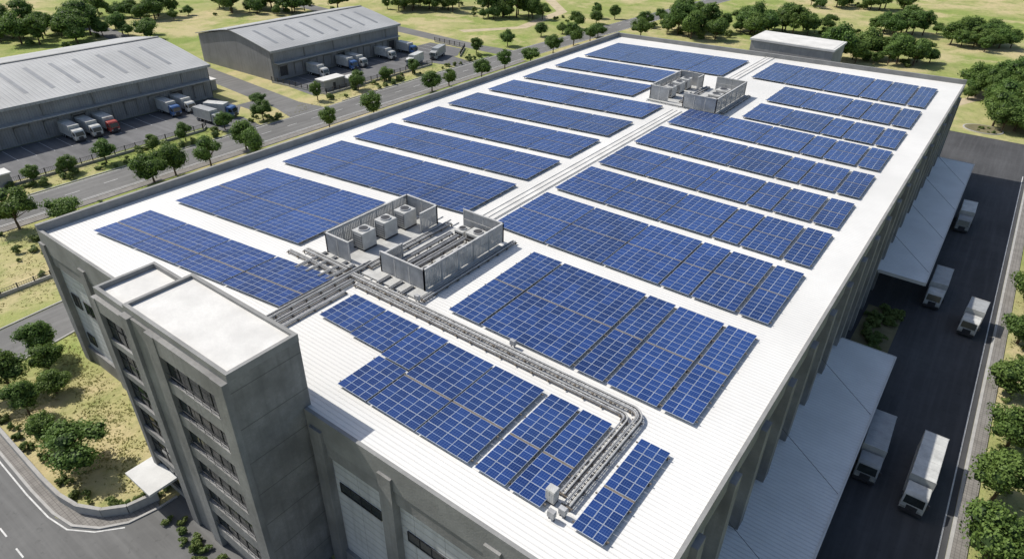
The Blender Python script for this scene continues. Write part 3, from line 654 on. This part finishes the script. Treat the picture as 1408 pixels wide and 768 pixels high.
for cx,cy,a,d,n in ((-308,108,38,18,34),(-322,152,26,10,16),(-288,200,28,12,19),(-240,250,24,9,14),(-193,262,20,8,11),(-90,308,27,10,19),(-44,346,19,7,10),(-16,340,15,10,12),(-74,404,26,8,12),(-42,284,22,7,17),(3,256,11,17,26),(7,228,9,8,10),(-116,285,14,14,14),(-262,285,24,5,6),(24,240,8,18,8)):
    k=0;tr=0
    while k<n and tr<n*40:
        tr+=1; u,v=random.gauss(0,.5),random.gauss(0,.5)
        if u*u+v*v>1.2: continue
        p=Vector((cx,cy))+er*u*a+ed*v*d
        if any((p-q).length<4.2 for q in pts_all): continue
        if abs(p.x+146)<9 or (p.x>-10 and p.y<219): continue
        pts_all.append(p); plant(p.x,p.y,random.choice((.75,1.0,1.2,1.4,1.5))*random.uniform(.9,1.08)); k+=1
    for i in range(int(n*.7)):
        u,v=random.uniform(-1.25,1.25),random.uniform(-1.3,1.3); p=Vector((cx,cy))+er*u*a+ed*v*d
        if abs(p.x+146)<8 or (p.x>-12 and p.y<219) or (p.y<200 and p.x>-150): continue
        grove.append(p)
for i in range(6): plant(random.uniform(-330,-180),random.uniform(225,330),random.uniform(.6,.9))
# shrubs
sh=[]
for s in range(3):
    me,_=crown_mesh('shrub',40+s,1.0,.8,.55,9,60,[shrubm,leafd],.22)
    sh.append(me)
def shrub(x,y,s):
    o=thing('shrub','low leafy green shrub on dry ground','shrub',(x,y,.0),random.uniform(0,6.28),random.choice(sh),'low shrubs beside roads and walls'); o.scale=(s,s*random.uniform(.8,1.2),s*random.uniform(.65,1)); return o
for i in range(56): shrub(random.uniform(-162.5,-156.6),random.choice([random.uniform(30,88),random.uniform(125,195)]),random.uniform(.7,1.8))
for i in range(24): shrub(random.uniform(-141,-119),random.uniform(24,60),random.uniform(.5,1.8))
for i in range(40):
    k=random.randrange(len(wallp)-1); t_=random.random(); x=wallp[k][0]*(1-t_)+wallp[k+1][0]*t_; y=wallp[k][1]*(1-t_)+wallp[k+1][1]*t_
    shrub(x-random.uniform(.2,.8),y+random.uniform(.8,1.9),random.uniform(.5,.95))
for i in range(40): shrub(random.uniform(-5.8,-1.6),random.uniform(87,107),random.uniform(.8,1.4))
for i in range(8): shrub(-1+random.uniform(-4,4),221+random.uniform(-3,3),random.uniform(.5,.9))
for i in range(14): shrub(random.uniform(-57,-45),random.uniform(14.6,16.6),random.uniform(.6,.95))
for i in range(18): shrub(random.uniform(13.9,16),random.uniform(58,150),random.uniform(.5,1.1))
for i in range(16): shrub(random.uniform(-165,-156),random.uniform(98,106),random.uniform(.6,1.2))
random.shuffle(grove)
for p in grove[:80]: shrub(p.x,p.y,random.uniform(1.2,2.8))
sheet('planting_bed',[(-6.2,86.5),(-1,86.5),(-1,107.5),(-6.2,107.5)],.03,soil)
# grass tufts
rs=np.random.RandomState(5); V=[];F=[];T=[]
for (x0,x1,y0,y1,n) in ((-96.8,-61.5,11.2,23,3000),(-99,-93,22,60,700),(-141,-111,18,70,3000),(13.3,30,45,160,3400),(-162.5,-156.8,30,200,1800)):
    for i in range(n):
        x=rs.uniform(x0,x1); y=rs.uniform(y0,y1)
        if x>-65 and x<-60 and y<13.5+(x+65): continue
        if math.sin(x*.7+1.3*math.sin(y*.5))+math.sin(y*.9+x*.2)<-.3 and rs.rand()<.85: continue
        tone=min(1,max(0,rs.normal(.5,.25)))
        for k in range(3):
            an=rs.uniform(0,6.28); h=rs.uniform(.05,.16); wd=rs.uniform(.06,.14); dx,dy=math.cos(an),math.sin(an); i0=len(V)
            ox,oy=rs.normal(size=2)*.12
            V+=[(x+ox-dy*wd,y+oy+dx*wd,0),(x+ox+dy*wd,y+oy-dx*wd,0),(x+ox+dx*h*1.1,y+oy+dy*h*1.1,h)]; F.append((i0,i0+1,i0+2)); T.append(tone)
me=bpy.data.meshes.new('grass'); me.from_pydata(V,[],F); me.materials.append(grassm); at=me.attributes.new('tone','FLOAT','FACE'); at.data.foreach_set('value',T)
o=obj('grass',me); o['kind']='stuff'; o['label']='short yellow green grass tufts on dry ground'
